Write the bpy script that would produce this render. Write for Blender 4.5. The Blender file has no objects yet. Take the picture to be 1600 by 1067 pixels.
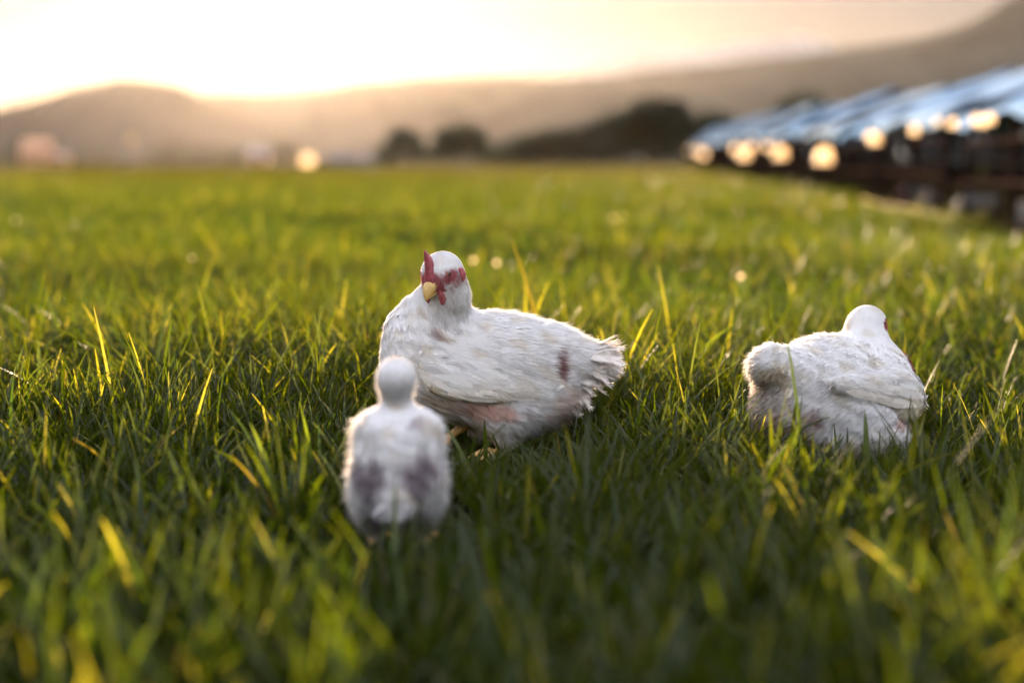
import bpy, math, random
import numpy as np
from math import radians as R, pi
random.seed(7); RNG = np.random.default_rng(7)
S = bpy.context.scene
COL = S.collection

# ------------------------------------------------------------------ camera
FOC = 2222.0; HOR = 255.0; CAMH = 0.5          # focal length in photo pixels, horizon row, lens height
cam = bpy.data.cameras.new('camera'); camo = bpy.data.objects.new('camera', cam); COL.objects.link(camo)
cam.lens = 50.0; cam.sensor_width = 36.0; cam.clip_start = .05; cam.clip_end = 20000
PITCH = math.atan((533.5 - HOR) / FOC)
camo.location = (0, 0, CAMH); camo.rotation_euler = (pi / 2 - PITCH, 0, 0)
cam.dof.use_dof = True; cam.dof.focus_distance = 2.38; cam.dof.aperture_fstop = 1.45
S.camera = camo

# ------------------------------------------------------------------ sky and sun
SUN_AZ = R(-9.5); SUN_EL = R(4.6)              # azimuth from +Y (negative = left)
w = bpy.data.worlds.new('World'); S.world = w; w.use_nodes = True
nt = w.node_tree; nt.nodes.clear()
sky = nt.nodes.new('ShaderNodeTexSky'); sky.sky_type = 'NISHITA'; sky.sun_disc = False
sky.sun_elevation = SUN_EL; sky.sun_rotation = SUN_AZ
sky.air_density = 1.0; sky.dust_density = 1.0; sky.ozone_density = 1.0; sky.altitude = 300
bg = nt.nodes.new('ShaderNodeBackground'); bg.inputs[1].default_value = 0.15
out = nt.nodes.new('ShaderNodeOutputWorld')
gm = nt.nodes.new('ShaderNodeGamma'); gm.inputs[1].default_value = .32      # gamma narrows the brightness range of the sky
nt.links.new(sky.outputs[0], gm.inputs[0]); 
tcw = nt.nodes.new('ShaderNodeTexCoord'); sxyz = nt.nodes.new('ShaderNodeSeparateXYZ'); nt.links.new(tcw.outputs['Generated'], sxyz.inputs[0])
mrw = nt.nodes.new('ShaderNodeMapRange'); mrw.interpolation_type = 'SMOOTHSTEP'         # factor added to dim the lowest band of sky
mrw.inputs[1].default_value = .09; mrw.inputs[2].default_value = .36; mrw.inputs[3].default_value = .13; mrw.inputs[4].default_value = 1.15
nt.links.new(sxyz.outputs[2], mrw.inputs[0])
mlw = nt.nodes.new('ShaderNodeMix'); mlw.data_type = 'RGBA'; mlw.blend_type = 'MULTIPLY'; mlw.inputs[0].default_value = 1
tnt = nt.nodes.new('ShaderNodeMix'); tnt.data_type = 'RGBA'; tnt.blend_type = 'MULTIPLY'; tnt.inputs[0].default_value = 1; tnt.inputs[7].default_value = (1.08, .97, 1.02, 1)
nt.links.new(gm.outputs[0], mlw.inputs[6]); nt.links.new(mrw.outputs[0], mlw.inputs[7]); nt.links.new(mlw.outputs[2], tnt.inputs[6]); nt.links.new(tnt.outputs[2], bg.inputs[0]); nt.links.new(bg.outputs[0], out.inputs[0])
sl = bpy.data.lights.new('sun', 'SUN'); sl.energy = 4.8; sl.angle = R(.5); sl.color = (1, .71, .46)
so = bpy.data.objects.new('sun', sl); COL.objects.link(so)
# the lamp shines along its local -Z
so.rotation_euler = (pi / 2 - SUN_EL, 0, pi - SUN_AZ)
S.view_settings.view_transform = 'Standard'; S.view_settings.look = 'None'
S.view_settings.exposure = 3.45; S.view_settings.gamma = 1
S.cycles.max_bounces = 6; S.cycles.diffuse_bounces = 3; S.cycles.glossy_bounces = 2
S.cycles.transmission_bounces = 4; S.cycles.volume_bounces = 0; S.cycles.transparent_max_bounces = 4
S.cycles.use_denoising = True
S.cycles.caustics_reflective = False; S.cycles.caustics_refractive = False
HAZE = 0.0000043

# ------------------------------------------------------------------ helpers
def nrm(v):
    v = np.asarray(v, float); return v / (np.linalg.norm(v, axis=-1, keepdims=True) + 1e-12)

def at(px, py, Y):
    """photo pixel + distance along +Y -> world point"""
    cx = (px - 800) / FOC; cy = (533.5 - py) / FOC
    c, s = math.cos(PITCH), math.sin(PITCH)
    d = np.array([cx, c + cy * s, -s + cy * c]); t = Y / d[1]
    return np.array([d[0] * t, Y, CAMH + d[2] * t])

def ground_z(x, y):
    x = np.asarray(x, float); y = np.asarray(y, float)
    z = .014 * np.sin(1.7 * x + .6 * y + 1) + .012 * np.sin(.9 * x - 1.3 * y) + .008 * np.sin(3.1 * x + 2.3 * y + 2)
    z = z + .02 * np.sin(.35 * x + .22 * y + .5) * np.clip((y - 3) / 6, 0, 1)
    z = z * (1 - .95 * np.exp(-((x + .04) ** 2 + (y - 2.44) ** 2) / .09))      # the hens stand on level ground
    return z * np.clip(1.5 - y / 300, 0, 1)

def mesh_obj(name, V, F, mat, parent=None, C=None, smooth=True, loc=None, NV=None):
    V = np.asarray(V, np.float32).reshape(-1, 3)
    me = bpy.data.meshes.new(name)
    if isinstance(F, np.ndarray):
        n = F.shape[1]; me.vertices.add(len(V)); me.vertices.foreach_set('co', V.ravel())
        me.loops.add(F.size); me.loops.foreach_set('vertex_index', F.astype(np.int32).ravel())
        me.polygons.add(len(F)); me.polygons.foreach_set('loop_start', np.arange(0, F.size, n, dtype=np.int32))
        me.update(calc_edges=True)
    else:
        me.from_pydata([tuple(v) for v in V], [], [tuple(f) for f in F]); me.update()
    if C is not None:
        a = me.color_attributes.new('Col', 'FLOAT_COLOR', 'POINT')
        cc = np.ones((len(V), 4), np.float32); cc[:, :3] = C
        a.data.foreach_set('color', cc.ravel())
    me.polygons.foreach_set('use_smooth', np.full(len(me.polygons), smooth))
    if NV is not None: me.normals_split_custom_set_from_vertices(nrm(NV).astype(np.float32))
    me.materials.append(mat)
    o = bpy.data.objects.new(name, me); COL.objects.link(o)
    if parent is not None: o.parent = parent
    if loc is not None: o.location = loc
    return o

def empty(name, loc, rz=0):
    o = bpy.data.objects.new(name, None); COL.objects.link(o); o.empty_display_size = .1
    o.location = loc; o.rotation_euler = (0, 0, rz); return o

def tag(o, label=None, cat=None, group=None, kind=None):
    if label: o['label'] = label
    if cat: o['category'] = cat
    if group: o['group'] = group
    if kind: o['kind'] = kind
    return o

ORD = 'first second third fourth fifth sixth seventh eighth ninth tenth eleventh twelfth thirteenth fourteenth fifteenth sixteenth seventeenth eighteenth nineteenth twentieth twenty-first twenty-second twenty-third twenty-fourth twenty-fifth twenty-sixth'.split()
class MB:
    """collects boxes, tubes and sheets into one mesh"""
    def __init__(s): s.v = []; s.f = []
    def add(s, V, F):
        b = len(s.v); s.v += [tuple(map(float, v)) for v in V]; s.f += [tuple(i + b for i in f) for f in F]; return s
    def box(s, lo, hi):
        x0, y0, z0 = lo; x1, y1, z1 = hi
        return s.add([(x0,y0,z0),(x1,y0,z0),(x1,y1,z0),(x0,y1,z0),(x0,y0,z1),(x1,y0,z1),(x1,y1,z1),(x0,y1,z1)],
                     [(0,3,2,1),(4,5,6,7),(0,1,5,4),(1,2,6,5),(2,3,7,6),(3,0,4,7)])
    def tube(s, pts, rad, n=8):
        pts = [np.array(p, float) for p in pts]
        if not hasattr(rad, '__len__'): rad = [rad] * len(pts)
        V = []; u = None
        for i, p in enumerate(pts):
            t = nrm(pts[min(i + 1, len(pts) - 1)] - pts[max(i - 1, 0)])
            if u is None:
                u = nrm(np.cross(t, [0, 0, 1] if abs(t[2]) < .9 else [1, 0, 0]))
            u = nrm(u - t * np.dot(u, t)); v = np.cross(t, u)
            for k in range(n):
                a = 2 * pi * k / n; V.append(p + rad[i] * (math.cos(a) * u + math.sin(a) * v))
        F = [(i*n+k, i*n+(k+1) % n, (i+1)*n+(k+1) % n, (i+1)*n+k) for i in range(len(pts)-1) for k in range(n)]
        F += [tuple(range(n - 1, -1, -1)), tuple((len(pts)-1)*n+k for k in range(n))]
        return s.add(V, F)
    def lathe(s, prof, c=(0, 0, 0), n=16):
        V = [(c[0]+r*math.cos(2*pi*k/n), c[1]+r*math.sin(2*pi*k/n), c[2]+z) for r, z in prof for k in range(n)]
        F = [(i*n+k, i*n+(k+1) % n, (i+1)*n+(k+1) % n, (i+1)*n+k) for i in range(len(prof)-1) for k in range(n)]
        return s.add(V, F)
    def build(s, name, mat, parent=None, smooth=False, loc=None):
        return mesh_obj(name, s.v, s.f, mat, parent, smooth=smooth, loc=loc)

# ------------------------------------------------------------------ materials
def new_mat(name):
    m = bpy.data.materials.new(name); m.use_nodes = True; m.node_tree.nodes.clear()
    return m, m.node_tree.nodes, m.node_tree.links
def col4(c): return (c[0], c[1], c[2], 1)
def vary(n, l, c, amt=.25, scale=8, obj=True):
    """colour with a soft procedural variation"""
    tc = n.new('ShaderNodeTexCoord'); no = n.new('ShaderNodeTexNoise'); no.inputs['Scale'].default_value = scale
    no.inputs['Detail'].default_value = 5
    l.new(tc.outputs['Object' if obj else 'Generated'], no.inputs['Vector'])
    mr = n.new('ShaderNodeMapRange'); mr.inputs[1].default_value = .3; mr.inputs[2].default_value = .7
    mr.inputs[3].default_value = 1 - amt; mr.inputs[4].default_value = 1 + amt
    l.new(no.outputs[0], mr.inputs[0])
    mx = n.new('ShaderNodeMix'); mx.data_type = 'RGBA'; mx.blend_type = 'MULTIPLY'; mx.inputs[0].default_value = 1
    mx.inputs[6].default_value = col4(c)
    l.new(mr.outputs[0], mx.inputs[7]); return mx.outputs[2]
def solid(name, c, rough=.7, metal=0, amt=.25, scale=8, sss=0, trans=0, spec=.5):
    m, n, l = new_mat(name)
    p = n.new('ShaderNodeBsdfPrincipled'); o = n.new('ShaderNodeOutputMaterial')
    cs = vary(n, l, c, amt, scale); l.new(cs, p.inputs['Base Color'])
    p.inputs['Roughness'].default_value = rough; p.inputs['Metallic'].default_value = metal
    p.inputs['Specular IOR Level'].default_value = spec
    if sss:
        p.inputs['Subsurface Weight'].default_value = sss; p.inputs['Subsurface Radius'].default_value = (1, .3, .2)
        p.inputs['Subsurface Scale'].default_value = .004
    sh = p.outputs[0]
    if trans:
        t = n.new('ShaderNodeBsdfTranslucent'); l.new(cs, t.inputs[0]); mx = n.new('ShaderNodeMixShader')
        mx.inputs[0].default_value = trans; l.new(sh, mx.inputs[1]); l.new(t.outputs[0], mx.inputs[2]); sh = mx.outputs[0]
    l.new(sh, o.inputs[0]); return m
def leafy(name, trans=.45, gloss=.08, rough=.35, tint=(1, 1, 1), gain=1.0):
    """vertex-coloured thin tissue: diffuse + translucent + a little gloss"""
    m, n, l = new_mat(name)
    a = n.new('ShaderNodeAttribute'); a.attribute_name = 'Col'
    mt = n.new('ShaderNodeMix'); mt.data_type = 'RGBA'; mt.blend_type = 'MULTIPLY'; mt.inputs[0].default_value = 1
    mt.inputs[7].default_value = (tint[0] * gain, tint[1] * gain, tint[2] * gain, 1); l.new(a.outputs[0], mt.inputs[6])
    d = n.new('ShaderNodeBsdfDiffuse'); t = n.new('ShaderNodeBsdfTranslucent'); g = n.new('ShaderNodeBsdfGlossy')
    g.inputs['Roughness'].default_value = rough; g.inputs[0].default_value = (1, 1, 1, 1)
    l.new(a.outputs[0], d.inputs[0]); l.new(mt.outputs[2], t.inputs[0])
    m1 = n.new('ShaderNodeMixShader'); m1.inputs[0].default_value = trans
    m2 = n.new('ShaderNodeMixShader'); m2.inputs[0].default_value = gloss
    l.new(d.outputs[0], m1.inputs[1]); l.new(t.outputs[0], m1.inputs[2])
    l.new(m1.outputs[0], m2.inputs[1]); l.new(g.outputs[0], m2.inputs[2])
    o = n.new('ShaderNodeOutputMaterial'); l.new(m2.outputs[0], o.inputs[0]); return m

M = {}
M['feather'] = leafy('feather', .33, .0)
M['grass'] = leafy('grass_blade', .5, .022, .38, (1.3, 1.18, .3), 1.3)
M['down'] = leafy('down', .7, .0)
M['leaf'] = leafy('tree_leaf', .2, .02, .5)
M['comb'] = solid('comb_skin', (.30, .06, .07), .55, amt=.35, scale=120, sss=.3)
M['beak'] = solid('beak_horn', (.52, .34, .10), .4, amt=.15, scale=90, sss=.2)
M['shank'] = solid('shank_scale', (.60, .36, .12), .5, amt=.2, scale=160)
M['eye'] = solid('eye_gloss', (.012, .01, .008), .08, amt=0)
M['iris'] = solid('eye_ring', (.22, .07, .03), .3, amt=.1)
M['tarp'] = solid('blue_tarp', (.035, .105, .25), .7, amt=.2, scale=1.6, spec=.05)
M['tarp_pale'] = solid('pale_tarp', (.12, .18, .30), .7, amt=.12, scale=2, spec=.05)
M['plastic'] = solid('milky_plastic', (.95, .82, .62), .35, amt=.05, scale=3, trans=.85)  # warm translucent stuff that makes the added light discs glow when backlit
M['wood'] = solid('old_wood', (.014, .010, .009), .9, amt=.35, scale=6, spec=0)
M['steel'] = solid('worn_brassy_steel', (.28, .18, .05), .8, amt=.12, scale=20, spec=.1)  # matt gold base colour carries the sun's gleam on the pipe
M['film'] = solid('greenhouse_film', (.55, .38, .25), .6, amt=.1, scale=1, trans=.5)  # translucent sheeting added so the far buildings glow in the backlight
M['bark'] = solid('bark', (.06, .045, .035), .9, amt=.3, scale=3)
M['wall'] = solid('pale_render', (.10, .085, .075), .8, amt=.08, scale=.4)
M['roof'] = solid('sheet_roof', (.25, .22, .2), .5, amt=.1, scale=.6)

def cloth(name, c, amt, scale):
    m, n, l = new_mat(name); d = n.new('ShaderNodeBsdfDiffuse'); o = n.new('ShaderNodeOutputMaterial')
    l.new(vary(n, l, c, amt, scale), d.inputs[0]); l.new(d.outputs[0], o.inputs[0]); return m
M['tarp'] = cloth('blue_tarp', (.085, .155, .27), .4, 2.4)
M["tarp_pale"] = cloth("pale_tarp", (.32, .40, .52), .15, 2)
M['dull_film'] = cloth('dull_film', (.10, .12, .16), .1, 1)
def ground_mat():
    m, n, l = new_mat('pasture_soil')
    tc = n.new('ShaderNodeTexCoord'); o = n.new('ShaderNodeOutputMaterial'); p = n.new('ShaderNodeBsdfPrincipled')
    n1 = n.new('ShaderNodeTexNoise'); n1.inputs['Scale'].default_value = .09; n1.inputs['Detail'].default_value = 6
    n2 = n.new('ShaderNodeTexNoise'); n2.inputs['Scale'].default_value = 60; n2.inputs['Detail'].default_value = 4
    l.new(tc.outputs['Object'], n1.inputs[0]); l.new(tc.outputs['Object'], n2.inputs[0])
    r = n.new('ShaderNodeValToRGB'); e = r.color_ramp.elements
    e[0].position = .35; e[0].color = (.024, .026, .008, 1); e[1].position = .68; e[1].color = (.045, .050, .010, 1)
    l.new(n1.outputs[0], r.inputs[0])
    mr = n.new('ShaderNodeMapRange'); mr.inputs[3].default_value = .55; mr.inputs[4].default_value = 1.4
    l.new(n2.outputs[0], mr.inputs[0])
    mx = n.new('ShaderNodeMix'); mx.data_type = 'RGBA'; mx.blend_type = 'MULTIPLY'; mx.inputs[0].default_value = 1
    l.new(r.outputs[0], mx.inputs[6]); l.new(mr.outputs[0], mx.inputs[7])
    l.new(mx.outputs[2], p.inputs['Base Color']); p.inputs['Roughness'].default_value = .95
    p.inputs['Specular IOR Level'].default_value = 0
    l.new(p.outputs[0], o.inputs[0]); return m
M['ground'] = ground_mat()
M['hill'] = solid('hill_scrub', (.05, .05, .04), .95, amt=.3, scale=.006, spec=0)

M['pale_rock'] = solid('pale_rock', (.30, .27, .24), .95, amt=.15, scale=.004, spec=0)  # haze over the far ridge put into a paler base colour

# ------------------------------------------------------------------ implicit surfaces
def sd_ell(P, c, r, ax=None):
    q = P - np.array(c, np.float32)
    if ax is not None: q = q @ np.array(ax, np.float32).T
    r = np.array(r, np.float32)
    k0 = np.linalg.norm(q / r, axis=-1); k1 = np.linalg.norm(q / (r * r), axis=-1) + 1e-9
    return k0 * (k0 - 1) / k1
def sd_cone(P, a, b, ra, rb):
    a = np.array(a, np.float32); b = np.array(b, np.float32); d = b - a
    t = np.clip(((P - a) @ d) / np.dot(d, d), 0, 1)
    return np.linalg.norm(P - a - t[..., None] * d, axis=-1) - (ra + (rb - ra) * t)
def smin(a, b, k):
    h = np.clip(.5 + .5 * (b - a) / k, 0, 1); return b + (a - b) * h - k * h * (1 - h)
def eul(deg_x, deg_y, deg_z):
    """rows = local axes in world space"""
    a, b, c = R(deg_x), R(deg_y), R(deg_z)
    X = np.array([[1,0,0],[0,math.cos(a),-math.sin(a)],[0,math.sin(a),math.cos(a)]])
    Y = np.array([[math.cos(b),0,math.sin(b)],[0,1,0],[-math.sin(b),0,math.cos(b)]])
    Z = np.array([[math.cos(c),-math.sin(c),0],[math.sin(c),math.cos(c),0],[0,0,1]])
    return (Z @ Y @ X).T

def field(prims):
    def f(P):
        d = None
        for p in prims:
            if p[0] == 'e': q = sd_ell(P, p[1], p[2], p[4] if len(p) > 4 else None); k = p[3]
            elif p[0] == 'c': q = sd_cone(P, p[1], p[2], p[3], p[4]); k = p[5]
            d = q if d is None else smin(d, q, k)
        return d
    return f

def surf_net(f, lo, hi, h):
    lo = np.array(lo, float); hi = np.array(hi, float)
    n = np.ceil((hi - lo) / h).astype(int) + 1
    g = [lo[i] + h * np.arange(n[i]) for i in range(3)]
    P = np.stack(np.meshgrid(*g, indexing='ij'), -1).astype(np.float32)
    F = f(P.reshape(-1, 3)).reshape(n); I = F < 0
    acc = np.zeros(tuple(n - 1) + (3,)); cnt = np.zeros(tuple(n - 1))
    def sl(off): return tuple(slice(o, o + n[i] - 1) for i, o in enumerate(off))
    for ax in range(3):
        o1, o2 = [a for a in range(3) if a != ax]
        for u in (0, 1):
            for v in (0, 1):
                A = [0, 0, 0]; A[o1] = u; A[o2] = v; B = list(A); B[ax] = 1
                fa, fb = F[sl(A)], F[sl(B)]; m = I[sl(A)] != I[sl(B)]
                t = np.where(m, fa / np.where(m, fa - fb, 1), 0)
                pos = np.zeros(acc.shape); pos[..., o1] = u; pos[..., o2] = v; pos[..., ax] = t
                acc += pos * m[..., None]; cnt += m
    act = cnt > 0; idx = -np.ones(act.shape, int); idx[act] = np.arange(act.sum())
    ijk = np.argwhere(act); V = lo + h * (ijk + acc[act] / cnt[act][:, None])
    Q = []
    for ax in range(3):
        o1, o2 = (ax + 1) % 3, (ax + 2) % 3
        A = I.take(range(n[ax] - 1), ax); B = I.take(range(1, n[ax]), ax)
        e = np.argwhere(A != B)
        e = e[(e[:, o1] > 0) & (e[:, o2] > 0) & (e[:, o1] < n[o1] - 1) & (e[:, o2] < n[o2] - 1)]
        s = A[tuple(e.T)]
        c = []
        for du, dv in ((-1, -1), (0, -1), (0, 0), (-1, 0)):
            q = e.copy(); q[:, o1] += du; q[:, o2] += dv; c.append(idx[tuple(q.T)])
        q = np.stack(c, 1); q[~s] = q[~s][:, ::-1]; Q.append(q)
    Q = np.concatenate(Q); V = V.astype(np.float32)
    return V, Q, grad(f, V)
def grad(f, V, e=1e-3):
    V = V.astype(np.float32)
    g = np.stack([f(V + np.eye(3, dtype=np.float32)[i] * e) - f(V - np.eye(3, dtype=np.float32)[i] * e) for i in range(3)], -1)
    return nrm(g)

def ribbons(base, d, side, L, W, prof, bend=None, cup=0, nor=None):
    """N tapered strips; prof gives relative width at each station. Returns V (N*S*k,3), F, and stations t"""
    N = len(base); Sn = len(prof); t = np.linspace(0, 1, Sn)
    L = np.broadcast_to(L, (N,)); W = np.broadcast_to(W, (N,))
    c = base[:, None] + d[:, None] * (L[:, None] * t)[..., None]
    if bend is not None: c = c + bend[:, None] * (L[:, None] * t ** 2)[..., None]
    hw = (W[:, None] * .5 * np.array(prof))[..., None] * side[:, None]
    cols = [c - hw, c + hw]
    if cup:
        cols = [c - hw, c + nor[:, None] * (W[:, None] * cup * np.array(prof))[..., None], c + hw]
    V = np.stack(cols, 2); k = len(cols)
    i = np.arange(N)[:, None, None] * Sn * k + np.arange(Sn - 1)[None, :, None] * k + np.arange(k - 1)[None, None, :]
    F = np.stack([i, i + 1, i + 1 + k, i + k], -1).reshape(-1, 4)
    return V.reshape(-1, 3), F, Sn * k

def sample_surface(V, Q, Nn, n, rng, wfun=None):
    a, b, c, d = (V[Q[:, i]] for i in range(4))
    ar = np.linalg.norm(np.cross(c - a, d - b), axis=1) * .5
    if wfun is not None: ar = ar * wfun((a + b + c + d) / 4)
    q = rng.choice(len(Q), n, p=ar / ar.sum()); u = rng.random((n, 1)); v = rng.random((n, 1))
    P = (1-u)*(1-v)*a[q] + u*(1-v)*b[q] + u*v*c[q] + (1-u)*v*d[q]
    N = Nn[Q[q]].mean(1); return P, nrm(N)

class Acc:
    def __init__(s): s.V = []; s.F = []; s.C = []; s.N = []; s.n = 0
    def add(s, V, F, C, N=None):
        if N is not None: s.N.append(N)
        s.V.append(V); s.F.append(F + s.n); s.C.append(np.broadcast_to(C, (len(V), 3))); s.n += len(V)
    def build(s, name, mat, parent, **k):
        return mesh_obj(name, np.concatenate(s.V), np.concatenate(s.F), mat, parent, np.concatenate(s.C), NV=np.concatenate(s.N) if s.N else None, **k)

BODYF = [.5, .95, 1, .92, .6, .1]; LONGF = [.35, .8, 1, .95, .65, .12]
def plumage(acc, P, N, flow, L, W, lift, colf, rng, prof=BODYF, jitter=.2, cup=.06, sink=.0):
    """feathers lying along the flow field, each lifted a little from the skin"""
    n = len(P); fl = flow(P) + rng.normal(0, jitter, (n, 3)); fl = nrm(fl - N * (fl * N).sum(1, keepdims=True))
    sd = np.cross(N, fl); Ls = L * rng.uniform(.7, 1.3, n); Ws = W * rng.uniform(.7, 1.3, n)
    lf = lift * rng.uniform(.3, 1.7, (n, 1))
    d = nrm(fl + N * lf)
    V, F, k = ribbons(P - N * sink, d, sd, Ls, Ws, prof, bend=-N * lf * .7, cup=cup, nor=N)
    C = np.repeat(colf(P + rng.normal(0, .0045, P.shape)), k, 0) * rng.uniform(.94, 1.03, (n, 1)).repeat(k, 0)
    acc.add(V, F[:, ::-1], np.clip(C, 0, 1), np.repeat(nrm(N + rng.normal(0, .13, N.shape)), k, 0))      # vanes shade with the plumage they lie in
def fluff(acc, P, N, flow, L, W, colf, rng, out=.8, jit=.5):
    n = len(P); d = nrm(N * out + flow(P) * .6 + rng.normal(0, jit, (n, 3)))
    sd = nrm(np.cross(d, N + rng.normal(0, .22 if out < .3 else 1, (n, 3)))); sd = sd * np.sign((np.cross(sd, d) * N).sum(1, keepdims=True) + 1e-9)
    V, F, k = ribbons(P, d, sd, L * rng.uniform(.4, 1.3, n), W, [1, .8, .1], bend=flow(P) * .3)
    acc.add(V, F, np.repeat(colf(P), k, 0), np.repeat(nrm(N + rng.normal(0, .2, N.shape)), k, 0))

# ------------------------------------------------------------------ the birds
WHITE = np.array([.88, .87, .86])
def blobs(P, spots, base=WHITE):
    """base feather colour with soft-edged stains: (centre, radius xyz, colour, strength)"""
    c = np.broadcast_to(base, (len(P), 3)).copy()
    w = np.sin(P @ [211, 57, 93]) * .14 + np.sin(P @ [61, -187, 149] + 1) * .14 + np.sin(P @ [430, 310, -380] + 2) * .12
    g = np.sin(P @ [73, 41, 97] + 1) + np.sin(P @ [-51, 119, 63]) + np.sin(P @ [161, -83, 139] + 3)
    g = np.clip(g * .28 - .12, 0, .5)[:, None]; c = c * (1 - g) + np.array([.74, .66, .52]) * g
    for ctr, r, colr, st in spots:
        q = np.linalg.norm((P - np.array(ctr)) / np.array(r), axis=1) + w
        k = np.clip((1.25 - q) / .6, 0, 1)[:, None] * st
        c = c * (1 - k) + np.array(colr) * k
    return c

def bird(name, loc, prims, flow, colf, box, seed, face=None, nofeather=None, L=.013, h=.004, n_f=15000, n_h=16000, headc=None, lf=1.0, jit=.2, down=.0085):
    rng = np.random.default_rng(seed); root = empty(name, loc)
    f1 = field(prims); hc = np.array(prims[[i for i, p in enumerate(prims) if p[0] == 'e'][-1]][1]) if headc is None else np.array(headc)
    def f(P):
        d = np.clip((np.linalg.norm(P - hc, axis=-1) - .05) / .05, 0, 1)
        n = np.sin(P @ np.array([130, 60, 95.])) * np.sin(P @ np.array([-50, 140, 80.]) + 1) + .6 * np.sin(P @ np.array([230, -90, 150.]) + 2) * np.sin(P @ np.array([60, 210, -190.]))
        return f1(P) + .0020 * d * n
    V, Q, N = surf_net(f, box[0], box[1], h)
    acc = Acc(); acc.add(V, Q, colf(V), N)
    keep = (lambda P: np.ones(len(P))) if nofeather is None else (lambda P: 1 - nofeather(P))
    small = (lambda P: np.ones(len(P))) if face is None else face     # 0..1, 1 = body feather size
    wf = lambda P: (1 + 3 * (1 - small(P))) * keep(P)
    P, Nn = sample_surface(V, Q, N, n_f, rng, wf); sz = .32 + .68 * small(P)
    plumage(acc, P, Nn, flow, L * sz, L * .48 * sz, .006 * small(P)[:, None] + .004, colf, rng, jitter=jit, cup=.03, sink=.0003)
    P, Nn = sample_surface(V, Q, N, n_h * 3, rng, wf); sz = .25 + .75 * small(P)      # barbs lying over the vanes soften them
    fluff(acc, P + Nn * .0010, Nn, flow, .013 * sz, .0009, colf, rng, out=.07, jit=.15)
    dn = Acc(); P, Nn = sample_surface(V, Q, N, int(n_h * .7), rng, wf)
    fluff(dn, P, Nn, flow, down * (.4 + .6 * small(P)), .0005 + .0003 * (down > .01), lambda p: np.clip(colf(p) * 1.05, 0, .95), rng, out=.55)
    dn.build('down_fluff', M['down'], root)
    body = acc.build('body', M['feather'], root)
    return root, body, f, (V, Q, N), rng

def long_feathers(acc, bases, dirs, nors, L, W, col, rng, bend=None, prof=LONGF, cup=.1, barbs=40, ragged=1.0):
    """flight or tail feathers: vane plus loose barbs along its edges"""
    bases = np.array(bases, float); dirs = nrm(dirs); nors = np.array(nors, float)
    nors = nrm(nors - dirs * (nors * dirs).sum(1, keepdims=True)); sd = np.cross(nors, dirs)
    n = len(bases); L = np.broadcast_to(L, (n,)); W = np.broadcast_to(W, (n,))
    if bend is None: bend = np.zeros((n, 3))
    V, F, k = ribbons(bases, dirs, sd, L, W, prof, bend, cup, nors)
    Cc = np.broadcast_to(col, (n, 3)) * rng.uniform(.80, 1.06, (n, 1))
    nn = nrm(nors + rng.normal(0, .12, nors.shape)); acc.add(V, F[:, ::-1], np.repeat(Cc, k, 0), np.repeat(nn, k, 0))
    if barbs:
        i = np.repeat(np.arange(n), barbs); t = rng.uniform(.25, 1, (n * barbs, 1)); s = rng.choice([-1, 1], (n * barbs, 1))
        wt = np.interp(t[:, 0], np.linspace(0, 1, len(prof)), prof)[:, None]
        b = bases[i] + dirs[i] * L[i][:, None] * t + bend[i] * L[i][:, None] * t ** 2 + sd[i] * s * W[i][:, None] * .45 * wt
        d = nrm(dirs[i] + sd[i] * s * .5 + rng.normal(0, .22 * ragged, (len(i), 3)))
        V, F, k = ribbons(b, d, nrm(np.cross(nors[i], d)), rng.uniform(.003, .011, len(i)) * ragged, .0011, [1, .7, .1])
        acc.add(V, F[:, ::-1], np.repeat(Cc[i], k, 0), np.repeat(nors[i], k, 0))

def wing_rows(acc, fld, origin, fwd, side, rows, rng):
    """rows of flight feathers laid on the wing: (count, (along, z) first and last base, (along, z) reach, width, colour)"""
    ts = np.linspace(.17, 0, 171)
    def skin(a, z):
        P = np.array([origin + fwd * a + side * t + np.array([0, 0, z]) for t in ts], np.float32)
        k = np.argmax(fld(P) < 0); return P[k].astype(float)
    for n, b0, b1, off, W, colr in rows:
        B = []; D = []; Ls = []
        for t in np.linspace(0, 1, n):
            a, z = b0[0] + (b1[0] - b0[0]) * t + rng.normal(0, .002), b0[1] + (b1[1] - b0[1]) * t + rng.normal(0, .0015)
            p = skin(a, z) + side * .0022; q = skin(a + off[0], z + off[1] + rng.normal(0, .002)); m = skin(a + off[0] * .5, z + off[1] * .5) + side * .003
            q = q + side * .0045; dd = q - p; bulge = np.dot(m - (p + q) / 2, side); p = p + side * max(0, bulge)
            dd = q - p; B.append(p); D.append(dd); Ls.append(np.linalg.norm(dd))
        long_feathers(acc, B, D, np.tile(side, (n, 1)), np.array(Ls) * rng.uniform(.92, 1.08, n), W, colr, rng, barbs=60, ragged=.55)

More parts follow.
